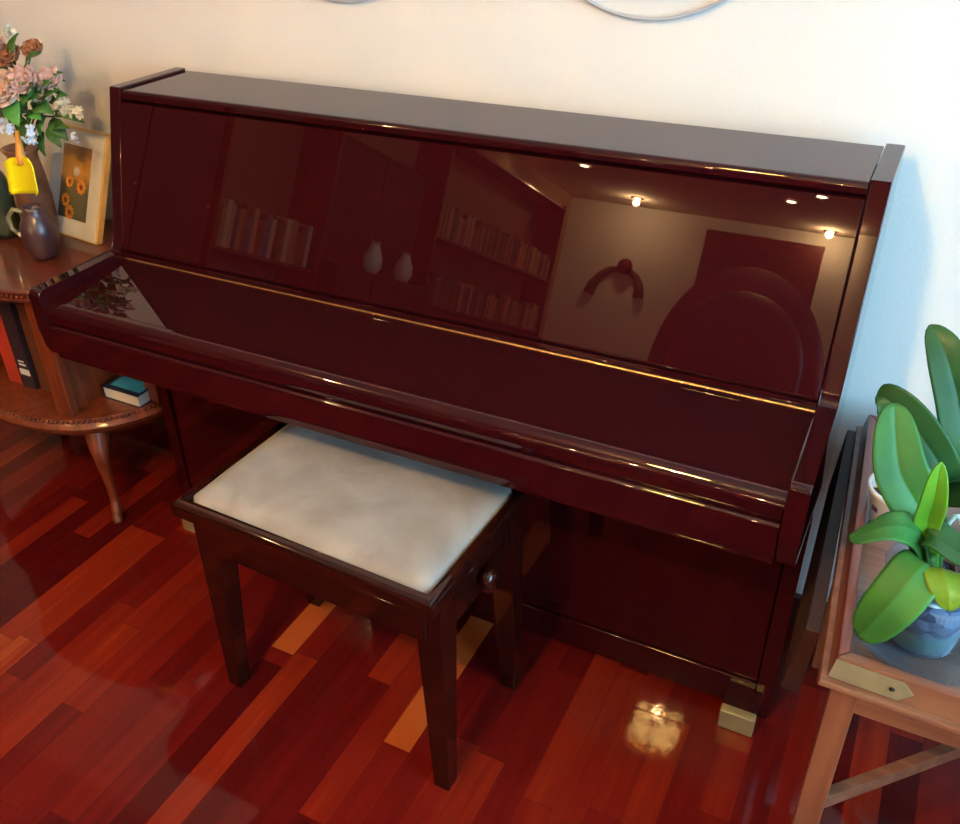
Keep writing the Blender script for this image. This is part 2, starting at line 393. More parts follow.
# closed key lid: a flat board, a seam and a rounded nose
MB().prism([(-.3475, HK-.018), (-.3475, HK), (-.5345, HN), (-.5345, HN-.018)], T+g, W-T-g, .0008, 1).build('key_lid', M['piano'], piano)
nose = [(-.5360, .690), (-.5360, HN)] + [(-.540, HN-.0004)] + arc(-.540, HN-.0264, .026, 90, 165, 14, .0210)[1:] + [(-.560, .693), (-.556, .683), (-.54, .682)]
MB().prism(nose, T+g, W-T-g, .0008, 1).build('key_lid_nose', M['piano'], piano)
MB().box(T, W-T, -.3475, -.3445, HK-.006, HK+.0012).tube([(T, -.346, HK+.0010), (W-T, -.346, HK+.0010)], .0021, 8).build('brass_hinge', M['brass'], piano)
MB().prism([(-.3435, .70), (-.3435, HK+.004), (ln(.755, 0)-.001, HK+.012), (-.30, HK+.012), (-.30, .70)], T+g, W-T-g).build('hinge_rail', M['piano'], piano)
slip = [(-.52, .681), (-.556, .681)] + arc(-.556, .674, .007, 90, 175, 5)[1:] + [(-.5625, .625), (-.557, .606), (-.548, .600), (-.52, .600)]
MB().prism(slip, T+g, W-T-g, .0008, 1).build('key_slip', M['piano'], piano)
MB().box(T, W-T, -.519, -.25, .606, .640).build('key_bed', M['piano_dark'], piano)
# lower front
MB().box(T+.002, W-T-.002, -.300, -.282, .098, .600, .002).build('lower_panel', M['piano'], piano)
MB().box(T+.001, W-T-.001, -.304, -.270, .022, .094, .003).build('bottom_rail', M['piano'], piano)
MB().box(T+.002, W-T-.002, -.100, YB, .03, 1.040).box(T+.002, W-T-.002, -.28, -.10, .025, .05).build('back_frame', M['piano_dark'], piano)
for x0 in (.032, 1.398):
    toe = MB().box(x0, x0+.064, -.345, -.262, .004, .045, .003).build('toe', M['piano'], piano)
    MB().box(x0-.0012, x0+.0652, -.354, -.333, .001, .0475, .0025).build('brass_cap', M['brass_old'], toe)
for k in range(3):
    px = .665+.075*k
    pd = MB(); pd.loft([[(px+w*math.cos(a), y, z+h*math.sin(a)) for a in [2*PI*j/14 for j in range(14)]]
                        for y, z, w, h in ((-.30, .075, .008, .004), (-.35, .073, .009, .004), (-.395, .068, .018, .0045), (-.425, .060, .021, .0045), (-.440, .055, .012, .003))])
    pd.build('pedal', M['brass'], piano, True)

# ------------------------------------------------------------------ stool
SX, SY, SR = .7285, -.557, math.radians(-2.4)
SW, SD = .274, .176
st = thing('piano_stool', 'dark wooden piano stool with flat beige suede cushion, in front of the piano', 'stool', (SX, SY, 0), SR)
def sm(): return Matrix.Translation((SX, SY, 0)) @ Matrix.Rotation(SR, 4, 'Z')
def sb(name, mt, *boxes, bev=.004):
    m = MB()
    for b in boxes: m.box(*b, bev=bev)
    bmesh.ops.transform(m.bm, matrix=sm(), verts=m.bm.verts[:])
    return m.build(name, mt, st)
# top frame: a moulded rim around the cushion
fr = MB()
def rect(ix, iy, z): return [(-SW+ix, -SD+iy, z), (SW-ix, -SD+iy, z), (SW-ix, SD-iy, z), (-SW+ix, SD-iy, z)]
fr.loft([rect(.006, .006, .456), rect(.001, .001, .461), rect(0, 0, .468), rect(0, 0, .482), rect(.0025, .0025, .489), rect(.008, .008, .493), rect(.017, .019, .4935), rect(.021, .024, .489), rect(.022, .026, .472)])
bmesh.ops.transform(fr.bm, matrix=sm(), verts=fr.bm.verts[:]); fr.build('top_frame', M['stool'], st)
ap = MB()
ap.box(-SW+.03, SW-.03, -SD+.024, -SD+.044, .375, .458, .002); ap.box(-SW+.03, SW-.03, SD-.044, SD-.024, .375, .458, .002)
ap.box(-SW+.010, -SW+.030, -SD+.03, SD-.03, .375, .458, .002); ap.box(SW-.030, SW-.010, -SD+.03, SD-.03, .375, .458, .002)
bmesh.ops.transform(ap.bm, matrix=sm(), verts=ap.bm.verts[:]); ap.build('apron', M['stool'], st)
for sx in (-1, 1):
    for sy in (-1, 1):
        lg = MB(); cx, cy = sx*(SW-.032)+.005, sy*(SD-.052)
        def sq(z, r, ox=0, oy=0):
            return [(cx+ox-r, cy+oy-r, z), (cx+ox+r, cy+oy-r, z), (cx+ox+r, cy+oy+r, z), (cx+ox-r, cy+oy+r, z)]
        # square leg, tapered on the inside
        a, b = .0245, .0160
        lg.hexa(sq(.0, b, sx*(a-b), sy*(a-b)), sq(.36, a), .003).hexa(sq(.355, a), sq(.459, a), .003)
        bmesh.ops.transform(lg.bm, matrix=sm(), verts=lg.bm.verts[:]); lg.build('leg', M['stool'], st)
# cushion: flat pad with a softly domed top
cu = MB(); nx, ny = 28, 18
x0, x1, y0, y1 = -SW+.018, SW-.019, -SD+.022, SD-.020
rings = []
def cuv(i, j):
    u, v = i/nx, j/ny
    e = min(u, 1-u, v, 1-v)
    z = .487+.016*(1-(1-min(1, e/.07))**2)+.004*math.sin(PI*u)*math.sin(PI*v)+.0012*noise.noise(Vector((u*5, v*4, 0)))
    x = x0+(x1-x0)*u; y = y0+(y1-y0)*v
    r = .018  # rounded plan corners
    return (x, y, z)
top = [[cu.bm.verts.new(cuv(i, j)) for j in range(ny+1)] for i in range(nx+1)]
for i in range(nx):
    for j in range(ny):
        if not ((i in (0, nx-1)) and (j in (0, ny-1))): cu.bm.faces.new((top[i][j], top[i+1][j], top[i+1][j+1], top[i][j+1]))
        else:
            q = [top[i][j], top[i+1][j], top[i+1][j+1], top[i][j+1]]
            bad = top[0 if i == 0 else nx][0 if j == 0 else ny]
            q = [w for w in q if w is not bad]; cu.bm.faces.new(q)
for w in [w for w in cu.bm.verts if not w.link_faces]: cu.bm.verts.remove(w)
ed = [e for e in cu.bm.edges if e.is_boundary]
ex = bmesh.ops.extrude_edge_only(cu.bm, edges=ed)
for w in [g_ for g_ in ex['geom'] if isinstance(g_, bmesh.types.BMVert)]: w.co.z = .474
bmesh.ops.transform(cu.bm, matrix=sm(), verts=cu.bm.verts[:])
cu.build('cushion', M['suede'], st, True)
for sx in (-1, 1):
    kb = MB()
    kb.loft([[(sx*(SW-.012+t), -.005+r*math.cos(2*PI*k/24), .415+r*math.sin(2*PI*k/24)) for k in range(24)]
             for t, r in ((-.002, .011), (.010, .010), (.014, .020), (.020, .025), (.028, .025), (.034, .018), (.036, .006))])
    bmesh.ops.transform(kb.bm, matrix=sm(), verts=kb.bm.verts[:]); kb.build('height_knob', M['stool'], st, True)

# ------------------------------------------------------------------ demilune cabinet on the left
CX, CA, CB, CE = -.42, .385, .455, 2.8
def cab_outline(grow=0, n=56, y_back=-.012):
    pts = []
    for i in range(n+1):
        t = PI*i/n
        c, s_ = math.cos(t), math.sin(t)
        x = CX+(CA+grow)*math.copysign(abs(c)**(2/CE), c); y = -(CB+grow)*abs(s_)**(2/CE)
        pts.append((x, min(y, y_back)))
    return pts
cab = thing('display_cabinet', 'curved reddish wooden display cabinet with beaded edges, left of the piano', 'cabinet', (CX, -.2, 0))
ZT, ZS = .65, .305
def edge_slab(name, prof, mt):
    """horizontal board with a moulded edge: profile of (grow, z)"""
    m = MB(); m.loft([[(x, y, z) for x, y in cab_outline(g_)] for g_, z in prof]); return m.build(name, mt, cab)
tp = edge_slab('cabinet_top', [(-.02, ZT-.034), (-.004, ZT-.032), (.002, ZT-.024), (-.003, ZT-.020), (-.003, ZT-.010), (.0, ZT-.006), (-.003, ZT-.001), (-.008, ZT)], M['cab_top'])
sh = edge_slab('lower_shelf', [(-.03, ZS-.052), (-.012, ZS-.050), (.004, ZS-.036), (.008, ZS-.022), (.002, ZS-.012), (-.004, ZS-.008), (-.006, ZS-.001), (-.012, ZS)], M['cab'])
def beads(z, grow, parent, r=.0042):
    m = MB(); P = [Vector((x, y, z)) for x, y in cab_outline(grow, 400)]
    acc = 0; last = P[0]
    for q in P[1:]:
        acc += (q-last).length; last = q
        if acc > .0115:
            acc = 0; m.ball(q, r, (1, 1, .9), 8, 6)
    m.build('beading', M['cab'], parent, True)
beads(ZT-.0155, -.001, tp); beads(ZS-.006, -.001, sh, .0048)
m = MB(); m.loft([[(x, y, z) for x, y in cab_outline(g_)] for g_, z in ((-.07, ZS-.085), (-.05, ZS-.08), (-.028, ZS-.052))]); m.build('apron', M['cab'], cab)
MB().box(CX-.34, CX+.345, -.028, -.014, ZS, ZT-.034).build('back_board', M['cab_dark'], cab)
# stiles and upright panels
def upright(x, y, w, yb):
    MB().box(x-w/2, x+w/2, y-.012, y+.014, ZS, ZT-.034, .004).build('stile', M['cab'], cab)
    MB().box(x-.009, x+.009, yb, -.03, ZS, ZT-.034, .001).build('divider', M['cab'], cab)
upright(-.232, -.392, .056, -.378); upright(-.60, -.395, .056, -.380)
MB().box(-.100, -.058, -.262, -.225, ZS, ZT-.034, .004).build('stile', M['cab'], cab)
MB().box(-.075, -.062, -.23, -.03, ZS, ZT-.034, .001).build('side_board', M['cab_dark'], cab)
MB().box(-.775, -.735, -.262, -.225, ZS, ZT-.034, .004).build('stile', M['cab'], cab)
def cabriole(x, y, dx, dy):
    P = []; R = []
    for t, o, r in ((0, -.005, .030), (.10, .006, .027), (.22, .020, .020), (.40, .020, .0145), (.60, .012, .0115), (.80, .010, .0105), (.92, .022, .013), (.97, .034, .013), (1, .040, .009)):
        P.append((x+dx*o, y+dy*o, (ZS-.055)*(1-t)+.004)); R.append(r)
    P = [Vector(q) for q in P]
    # resample smoothly
    Q = []; RR = []
    for i in range(len(P)-1):
        for k in range(4):
            t = k/4; p0 = P[max(i-1, 0)]; p1 = P[i]; p2 = P[i+1]; p3 = P[min(i+2, len(P)-1)]
            Q.append(.5*((2*p1)+(p2-p0)*t+(2*p0-5*p1+4*p2-p3)*t*t+(-p0+3*p1-3*p2+p3)*t**3)); RR.append(R[i]*(1-t)+R[i+1]*t)
    Q.append(P[-1]); RR.append(R[-1])
    MB().tube(Q, RR, 14).build('leg', M['cab'], cab, True)
cabriole(-.172, -.375, .9, -.9); cabriole(-.66, -.375, -.9, -.9); cabriole(-.10, -.07, .6, 0); cabriole(-.74, -.07, -.6, 0)

# books inside the cabinet
def book(x0, x1, y0, y1, z0, z1, mt, label, extra=None, group=None, lean=0):
    b = thing('book', label, 'book', ((x0+x1)/2, (y0+y1)/2, z0), 0, group)
    c = MB(); w = .0022
    if z1-z0 > x1-x0:   # standing, spine to the front (-y)
        c.box(x0, x0+w, y0, y1, z0, z1).box(x1-w, x1, y0, y1, z0, z1).box(x0, x1, y0, y0+w, z0, z1, .0008, 1)
        c.build('cover', mt, b)
        MB().box(x0+w, x1-w, y0+w, y1-.003, z0+.003, z1-.003).build('pages', M['pale'], b)
    else:
        c.box(x0, x1, y0, y1, z0, z0+w).box(x0, x1, y0, y1, z1-w, z1).box(x0, x0+w, y0, y1, z0, z1)
        c.build('cover', mt, b)
        MB().box(x0+w, x1-.003, y0+.003, y1-.003, z0+w, z1-w).build('pages', M['pale'], b)
    if extra: extra(b)
    return b
dk = mat('dark_spine', (.03, .02, .03), .4, coat=.3); br = mat('brown_spine', (.10, .035, .02), .5); nv = mat('navy_spine', (.02, .03, .07), .5)
def lab(b):
    MB().box(-.432, -.398, -.3512, -.3498, .345, .362).build('spine_label', M['pale'], b)
    MB().box(-.428, -.404, -.3512, -.3498, .372, .377).box(-.428, -.408, -.3512, -.3498, .382, .386).build('spine_lettering', M['pale'], b)
book(-.440, -.392, -.350, -.20, ZS, .565, dk, 'dark book with a pale spine label beside the cabinet stile', lab)
book(-.498, -.444, -.345, -.19, ZS, .56, M['red_book'], 'thick red book standing left of the dark labelled book')
book(-.386, -.350, -.340, -.18, ZS, .55, br, 'brown book standing right of the dark labelled book')
book(-.346, -.318, -.335, -.18, ZS, .57, nv, 'navy book standing close to the cabinet stile')
def blue(b): MB().box(-.190, -.092, -.285, -.150, .3385, .3402).build('cover_panel', M['blue_book'], b)
book(-.205, -.085, -.30, -.135, ZS, .339, nv, 'cyan covered book lying flat on the lower cabinet shelf', blue)

# picture frame leaning back on the cabinet top
FP = Matrix.Translation((-.4818, -.1298, ZT+.0005)) @ Matrix.Rotation(-.1337, 4, 'Z') @ Matrix.Rotation(-.384, 4, 'X')
FW, FH, FT = .2145, .270, .016
pf = thing('picture_frame', 'white picture frame with gold edge holding an orange flower picture', 'picture frame', (-.38, -.12, ZT))
def fbox(name, mt, par, *bx, bev=.0):
    m = MB()
    for b in bx: m.box(*b, bev=bev, seg=2)
    bmesh.ops.transform(m.bm, matrix=FP, verts=m.bm.verts[:]); return m.build(name, mt, par)
fbox('frame', M['frame_gold'], pf, (0, FW, 0, FT, FH-.010, FH), (FW-.010, FW, 0, FT, 0, FH), (0, .006, 0, FT, 0, FH), (0, FW, 0, FT, 0, .006), bev=.0015)
fbox('mat_board', M['frame_white'], pf, (.005, FW-.008, -.0015, FT-.002, .004, FH-.008))
def picmat():
    m, nt, b = newmat('flower_picture')
    N = nt.nodes; L = nt.links
    tc = N.new('ShaderNodeTexCoord'); sp = N.new('ShaderNodeSeparateXYZ'); L.new(tc.outputs['Generated'], sp.inputs[0])
    nz = N.new('ShaderNodeTexNoise'); nz.inputs['Scale'].default_value = 9; nz.inputs['Detail'].default_value = 5; L.new(tc.outputs['Generated'], nz.inputs['Vector'])
    ad = N.new('ShaderNodeMath'); ad.operation = 'MULTIPLY_ADD'; ad.inputs[1].default_value = .22; L.new(nz.outputs['Fac'], ad.inputs[0]); L.new(sp.outputs['Z'], ad.inputs[2])
    rp = N.new('ShaderNodeValToRGB'); e = rp.color_ramp.elements
    e[0].position = 0; e[0].color = rgb((.10, .10, .05)); e[1].position = 1.1 if False else 1; e[1].color = rgb((.42, .22, .08))
    for p_, c_ in ((.35, (.13, .12, .06)), (.62, (.16, .12, .06)), (.70, (.55, .26, .05)), (.92, (.72, .36, .06))):
        a = e.new(p_); a.color = rgb(c_)
    L.new(ad.outputs[0], rp.inputs['Fac']); L.new(rp.outputs['Color'], b.inputs['Base Color']); inp(b, Roughness=.5, Coat_Weight=.5, Coat_Roughness=.1)
    return m
pic = fbox('picture', picmat(), pf, (.052, FW-.050, -.0030, -.0012, .045, FH-.045))
om = mat('orange_flower_paint', (.78, .30, .03), .5, var=.25, scale=60)
om2 = mat('brown_flower_heart', (.22, .07, .02), .6)
def disc(cx, cz, r, mt, nm, y=-.0036, pet=9):
    m = MB(); P = []
    for k in range(pet*4):
        a = 2*PI*k/(pet*4); rr = r*(1+.13*math.cos(pet*a)); P.append((cx+rr*math.cos(a), cz+rr*math.sin(a)))
    m.loft([[(x, y+.0008, z) for x, z in P], [(x, y, z) for x, z in P]])
    bmesh.ops.transform(m.bm, matrix=FP, verts=m.bm.verts[:]); m.build(nm, mt, pf)
for cx, cz, r in ((.088, .135, .014), (.136, .128, .017), (.078, .088, .016), (.098, .060, .017)):
    disc(cx, cz, r, om, 'painted_flower'); disc(cx+.001, cz, r*.4, om2, 'painted_flower_heart', -.0042)
disc(.112, .163, .012, mat('painted_figure', (.62, .55, .48), .6, var=.3, scale=80), 'painted_figure', pet=3)
fbox('strut', M['cab_dark'], pf, (FW*.5-.02, FW*.5+.02, FT, FT+.003, .02, FH*.75))

# vase, bottle, jug
vx, vy = -.450, -.160
vs = MB().lathe([(.0, ZT+.0005), (.034, ZT+.001), (.038, ZT+.012), (.042, ZT+.055), (.043, ZT+.095), (.040, ZT+.150), (.036, ZT+.185), (.035, ZT+.205), (.046, ZT+.222), (.042, ZT+.224), (.033, ZT+.204), (.035, ZT+.18)], vx, vy, 40).build('vase', M['vase'], None, True)
tag(vs, 'brown glazed vase holding the flowers on the cabinet', 'vase')
jg = thing('jug', 'small dark purplish brown jug at the front of the cabinet top', 'jug', (-.328, -.265, ZT))
jx, jy = -.328, -.262
MB().lathe([(0, ZT+.0005), (.026, ZT+.001), (.030, ZT+.008), (.040, ZT+.035), (.044, ZT+.060), (.039, ZT+.085), (.028, ZT+.104), (.022, ZT+.116), (.025, ZT+.126), (.020, ZT+.126), (.017, ZT+.112)], jx, jy, 36).build('body', M['jug'], jg, True)
MB().tube([(jx-.022, jy-.01, ZT+.112), (jx-.045, jy-.02, ZT+.118), (jx-.062, jy-.025, ZT+.098), (jx-.060, jy-.025, ZT+.070), (jx-.040, jy-.015, ZT+.050)], [.005, .0055, .0055, .005, .005], 10).build('handle', M['brass_old'], jg, True)
MB().ball((jx-.018, jy-.038, ZT+.066), .007, (1.2, .5, .8)).build('emblem', M['pale'], jg, True)
bt = MB().lathe([(0, ZT+.0005), (.034, ZT+.001), (.036, ZT+.02), (.036, ZT+.13), (.028, ZT+.155), (.013, ZT+.18), (.013, ZT+.215), (.016, ZT+.22)], -.53, -.20, 32).build('bottle', M['glass_green'], None, True)
tag(bt, 'dark green glass bottle at the left edge of the cabinet top', 'bottle')

# ------------------------------------------------------------------ bouquet
bq = thing('flower_arrangement', 'silk flower bouquet of pink roses, white blossoms and green leaves in brown vase', 'flowers', (vx, vy, ZT+.2))
def petal(m, c, axis, side, L_, w, cup):
    """one curved petal from c along axis"""
    axis = axis.normalized(); side = (side-axis*side.dot(axis)).normalized(); nrm = axis.cross(side)
    rows = []
    for i in range(6):
        t = i/5; hw = w*math.sin(PI*(.12+.80*t))**.8
        p = c+axis*L_*t+nrm*cup*t*t*L_
        rows.append([m.bm.verts.new(p+side*hw*u+nrm*(-abs(u)**2*w*.45)*(1-t*.5)) for u in (-1, -.5, 0, .5, 1)])
    for i in range(5):
        for j in range(4): m.bm.faces.new((rows[i][j], rows[i][j+1], rows[i+1][j+1], rows[i+1][j]))
def solid(o, th=.0008):
    md = o.modifiers.new('thickness', 'SOLIDIFY'); md.thickness = th; md.offset = 0; return o
def rose(c, d, r, mt, name='rose'):
    m = MB(); c = Vector(c); d = Vector(d).normalized(); s0 = d.orthogonal().normalized()
    for ring, (n, tilt, ln_, w) in enumerate(((4, .25, .62, .40), (5, .65, .80, .46), (6, 1.05, .95, .50), (7, 1.4, 1.05, .52))):
        for k in range(n):
            a = 2*PI*k/n+ring*.6+random.uniform(-.1, .1)
            rad = (Matrix.Rotation(a, 3, d) @ s0)
            ax = d*math.cos(tilt)+rad*math.sin(tilt)
            petal(m, c-d*r*.25, ax, d.cross(rad), r*ln_, r*w, -.35 if ring < 2 else .25)
    m.ball(c, r*.22, u=8, v=6)
    return solid(m.build(name, mt, bq, True))
def cluster(c, r, n, mt, name='blossom'):
    m = MB(); c = Vector(c)
    for k in range(n):
        th = random.uniform(0, 2*PI); ph = math.acos(random.uniform(-.2, 1))
        dv = Vector((math.sin(ph)*math.cos(th), -abs(math.cos(ph))*.8, math.sin(ph)*math.sin(th))).normalized()
        p = c+dv*r*.75; s0 = dv.orthogonal().normalized()
        for j in range(5):
            rad = Matrix.Rotation(2*PI*j/5, 3, dv) @ s0
            petal(m, p, rad*.9+dv*.35, dv.cross(rad), r*.48, r*.20, .1)
    m.ball(c, r*.4, u=8, v=6)
    return solid(m.build(name, mt, bq, True))
def sleaf(a, b, w, mt, droop=.2, up=Vector((0, -.5, .8))):
    m = MB(); a = Vector(a); b = Vector(b); ax = (b-a); s_ = ax.cross(up).normalized(); nn = s_.cross(ax).normalized()
    rows = []
    for i in range(8):
        t = i/7; hw = w*math.sin(PI*(.04+.93*t)**.85)
        p = a+ax*t+nn*math.sin(PI*t)*ax.length*droop
        rows.append([m.bm.verts.new(p+s_*hw*u+nn*abs(u)*w*.25) for u in (-1, 0, 1)])
    for i in range(7):
        for j in range(2): m.bm.faces.new((rows[i][j], rows[i][j+1], rows[i+1][j+1], rows[i+1][j]))
    return solid(m.build('leaf', mt, bq, True))
F = (0, -.75, .5)
rose((-.368, -.215, 1.030), (-.1, -.8, .5), .046, M['rose2'])
rose((-.325, -.200, 1.048), (.2, -.7, .6), .036, M['rose'])
rose((-.385, -.175, 1.090), (-.1, -.5, .8), .034, M['rust'], 'rust_flower')
rose((-.330, -.150, 1.105), (.2, -.5, .8), .026, M['rust'], 'rust_flower')
rose((-.405, -.235, .985), (-.3, -.8, .3), .040, M['rose'])
rose((-.308, -.175, 1.015), (.5, -.7, .4), .026, M['rose2'])
rose((-.278, -.165, 1.048), (.4, -.6, .5), .028, M['rose'])
rose((-.43, -.17, 1.10), (-.3, -.5, .7), .034, M['rose'])
cluster((-.366, -.245, .950), .021, 7, M['white_fl'], 'white_blossom')
cluster((-.300, -.235, .938), .022, 8, M['white_fl'], 'white_blossom')
cluster((-.255, -.165, .990), .021, 7, M['cream'], 'cream_blossom')
cluster((-.216, -.165, .977), .019, 7, M['cream'], 'cream_blossom')
cluster((-.225, -.180, .925), .013, 5, M['white_fl'], 'white_blossom')
cluster((-.415, -.12, 1.13), .020, 6, M['cream'], 'cream_blossom')
cv = Vector((vx, vy, ZT+.26))
random.seed(21)
for a, b, w, k in (((-.36, -.21, 1.0), (-.315, -.245, .955), .022, 1), ((-.345, -.19, .98), (-.29, -.20, 1.01), .022, 0), ((-.32, -.19, .985), (-.262, -.19, .975), .020, 0),
                   ((-.33, -.19, .97), (-.283, -.21, .965), .018, 1), ((-.30, -.18, .99), (-.245, -.17, 1.025), .018, 0), ((-.30, -.17, .955), (-.25, -.18, .915), .018, 0),
                   ((-.31, -.17, .94), (-.265, -.19, .90), .016, 0), ((-.36, -.2, .98), (-.395, -.24, .95), .020, 1), ((-.34, -.17, 1.06), (-.29, -.16, 1.10), .016, 0),
                   ((-.37, -.17, 1.07), (-.36, -.15, 1.135), .016, 0), ((-.30, -.16, 1.02), (-.25, -.15, 1.06), .014, 0), ((-.28, -.16, .97), (-.22, -.15, .95), .015, 0),
                   ((-.40, -.2, 1.0), (-.45, -.23, .97), .022, 0), ((-.40, -.16, 1.05), (-.46, -.15, 1.09), .02, 0), ((-.33, -.2, .96), (-.33, -.24, .905), .018, 0),
                   ((-.27, -.17, 1.0), (-.225, -.17, 1.015), .012, 0), ((-.31, -.18, 1.0), (-.275, -.21, 1.045), .016, 0)):
    sleaf(a, b, w, M['fl_leaf2' if k else 'fl_leaf'])
for k in range(26):
    a = Vector((random.uniform(-.37, -.27), random.uniform(-.20, -.13), random.uniform(.93, 1.02)))
    d = Vector((random.uniform(-.5, 1), random.uniform(-.8, .3), random.uniform(-.6, .9))).normalized()
    sleaf(a, a+d*random.uniform(.035, .06), random.uniform(.010, .018), M['fl_leaf'])
sm_ = MB()
for e_ in ((-.368, -.205, 1.01), (-.325, -.19, 1.03), (-.30, -.22, .93), (-.255, -.16, .98), (-.216, -.16, .97), (-.40, -.22, .97), (-.36, -.24, .94), (-.385, -.17, 1.08), (-.33, -.15, 1.10)):
    b = Vector(e_); mid = (Vector((vx, vy, ZT+.24))*.55+b*.45)+Vector((0, 0, .03))
    sm_.tube([(vx+random.uniform(-.012, .012), vy+random.uniform(-.012, .012), ZT+.03), (vx, vy, ZT+.21), mid, b], .0022, 6)
sm_.build('stems', M['stem'], bq, True)

# toy spade hanging out of the bouquet
sp_ = thing('toy_spade', 'small yellow toy spade with orange handle hanging in front of the vase', 'toy spade', (-.335, -.265, .81))
m = MB(); nx_, ny_ = 10, 10
SPM = Matrix.Translation((-.318, -.262, .887)) @ Matrix.Rotation(math.radians(-7), 4, 'Y') @ Matrix.Rotation(math.radians(-12), 4, 'X')
def spv(i, j, back):
    u = -1+2*i/nx_; v = j/ny_
    hw = .046+.004*v; x = u*hw; z = -.078*v+.006*(1-abs(u)**3)
    if j == 0: z = .006*(1-abs(u)**4)-.004*abs(u)**4
    if j == ny_: z -= .003*(1-u*u)
    cr = (abs(u)**6)*(.008 if j in (0, ny_) else 0); x -= math.copysign(cr, u) if u else 0
    y = -.010*(abs(u)**3)-.012*max(0, .25-v)*4*.4+(0.003 if back else 0)
    return (x, y, z)
A = [[m.bm.verts.new(spv(i, j, 0)) for j in range(ny_+1)] for i in range(nx_+1)]
for i in range(nx_):
    for j in range(ny_): m.bm.faces.new((A[i][j], A[i+1][j], A[i+1][j+1], A[i][j+1]))
bmesh.ops.transform(m.bm, matrix=SPM, verts=m.bm.verts[:])
solid(m.build('blade', M['yellow'], sp_, True), .003)
hm = MB().tube([(0.0, -.001, -.012), (-.002, .0, .008), (-.008, .006, .035), (-.015, .012, .062)], [.010, .0105, .0075, .005], 12)
bmesh.ops.transform(hm.bm, matrix=SPM, verts=hm.bm.verts[:]); hm.build('handle', M['orange'], sp_, True)

# ------------------------------------------------------------------ tray table on the right
tb = thing('tray_table', 'folding wooden tray table with brass corner plates, right of the piano', 'table', (1.83, -.42, 0))
# plan corners of the rim (front-left, front-right, back-right, back-left)
P4 = [(1.558, -.688), (2.16, -.712), (2.13, -.072), (1.5235, -.074)]
cxm = sum(a for a, _ in P4)/4; cym = sum(b for _, b in P4)/4
def off(d):
    out = []
    for x, y in P4: out.append((x+d*math.copysign(1, x-cxm), y+d*math.copysign(1, y-cym)))
    return out
ZB, ZF, ZR = .556, .572, .602
def q3(p, z): return [(x, y, z) for x, y in p]
MB().hexa(q3(off(.016), ZB), q3(off(.014), ZB+.010), .003).build('base_moulding', M['table'], tb)
MB().hexa(q3(off(-.005), ZB+.009), q3(off(-.005), ZF), 0).build('tray_floor', M['table_in'], tb)
o_, i_ = off(0), off(-.014)
ob, ib = off(.006), off(-.012)
for k, (nm, mt) in enumerate((('front_rim', 'table'), ('right_rim', 'table_y'), ('back_rim', 'table_y'), ('left_rim', 'table_y'))):
    a, b = k, (k+1) % 4
    zt = ZR
    rim = MB().hexa([(*ob[a], ZB+.010), (*ob[b], ZB+.010), (*ib[b], ZB+.010), (*ib[a], ZB+.010)],
                    [(*o_[a], zt), (*o_[b], zt), (*i_[b], zt), (*i_[a], zt)], .003).build(nm, M[mt], tb)
    if nm == 'front_rim':
        fx0, fy0 = ob[0]; 
        m = MB()
        def fp(s_, t_):   # point on the outer front face: s_ along, t_ up
            bx = Vector((*ob[0], ZB+.010)).lerp(Vector((*ob[1], ZB+.010)), s_); tx = Vector((*o_[0], zt)).lerp(Vector((*o_[1], zt)), s_)
            return bx.lerp(tx, t_)
        n_ = Vector((0, -1, .08)).normalized()
        out = [(.001, .10), (.135, .10), (.158, .50), (.135, .86), (.001, .86)]
        pp = [fp(s_, t_) for s_, t_ in out]
        m.loft([[q+n_*.0005 for q in pp], [q+n_*.0022 for q in pp]])
        bp_ = m.build('corner_plate', M['brass_old'], rim)
        c_ = fp(.118, .48)
        MB().ball(c_+n_*.003, .0035, (1, .6, 1), 10, 8).build('screw', M['dark_metal'], bp_ if False else rim)
# folded-down flap along the left side
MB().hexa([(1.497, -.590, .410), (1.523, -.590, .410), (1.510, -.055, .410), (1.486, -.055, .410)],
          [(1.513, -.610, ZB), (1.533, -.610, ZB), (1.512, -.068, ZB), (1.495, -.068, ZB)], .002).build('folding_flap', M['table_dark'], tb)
for (x, y, lx, ly) in ((1.560, -.690, .034, .026), (2.115, -.705, .034, .026), (2.095, -.120, .034, .026), (1.535, -.120, .034, .026)):
    MB().box(x, x+lx, y, y+ly, .0, ZB, .002).build('leg', M['table_leg'], tb)
MB().box(1.592, 2.117, -.688, -.668, ZB-.045, ZB, .002).build('front_rail', M['table'], tb)
MB().box(1.565, 2.10, -.115, -.097, ZB-.042, ZB, .002).build('back_rail', M['table'], tb)
def brace(x0, y0, x1, y1, z):
    d = Vector((x1-x0, y1-y0, 0)); n_ = Vector((-d.y, d.x, 0)).normalized()*.008; a = Vector((x0, y0, z))
    MB().hexa([a-n_, a+d-n_, a+d+n_, a+n_], [p+Vector((0, 0, .026)) for p in (a-n_, a+d-n_, a+d+n_, a+n_)], .0015).build('cross_stretcher', M['table'], tb)
brace(1.580, -.675, 2.115, -.110, .285); brace(1.560, -.110, 1.84, -.39, .2585); 
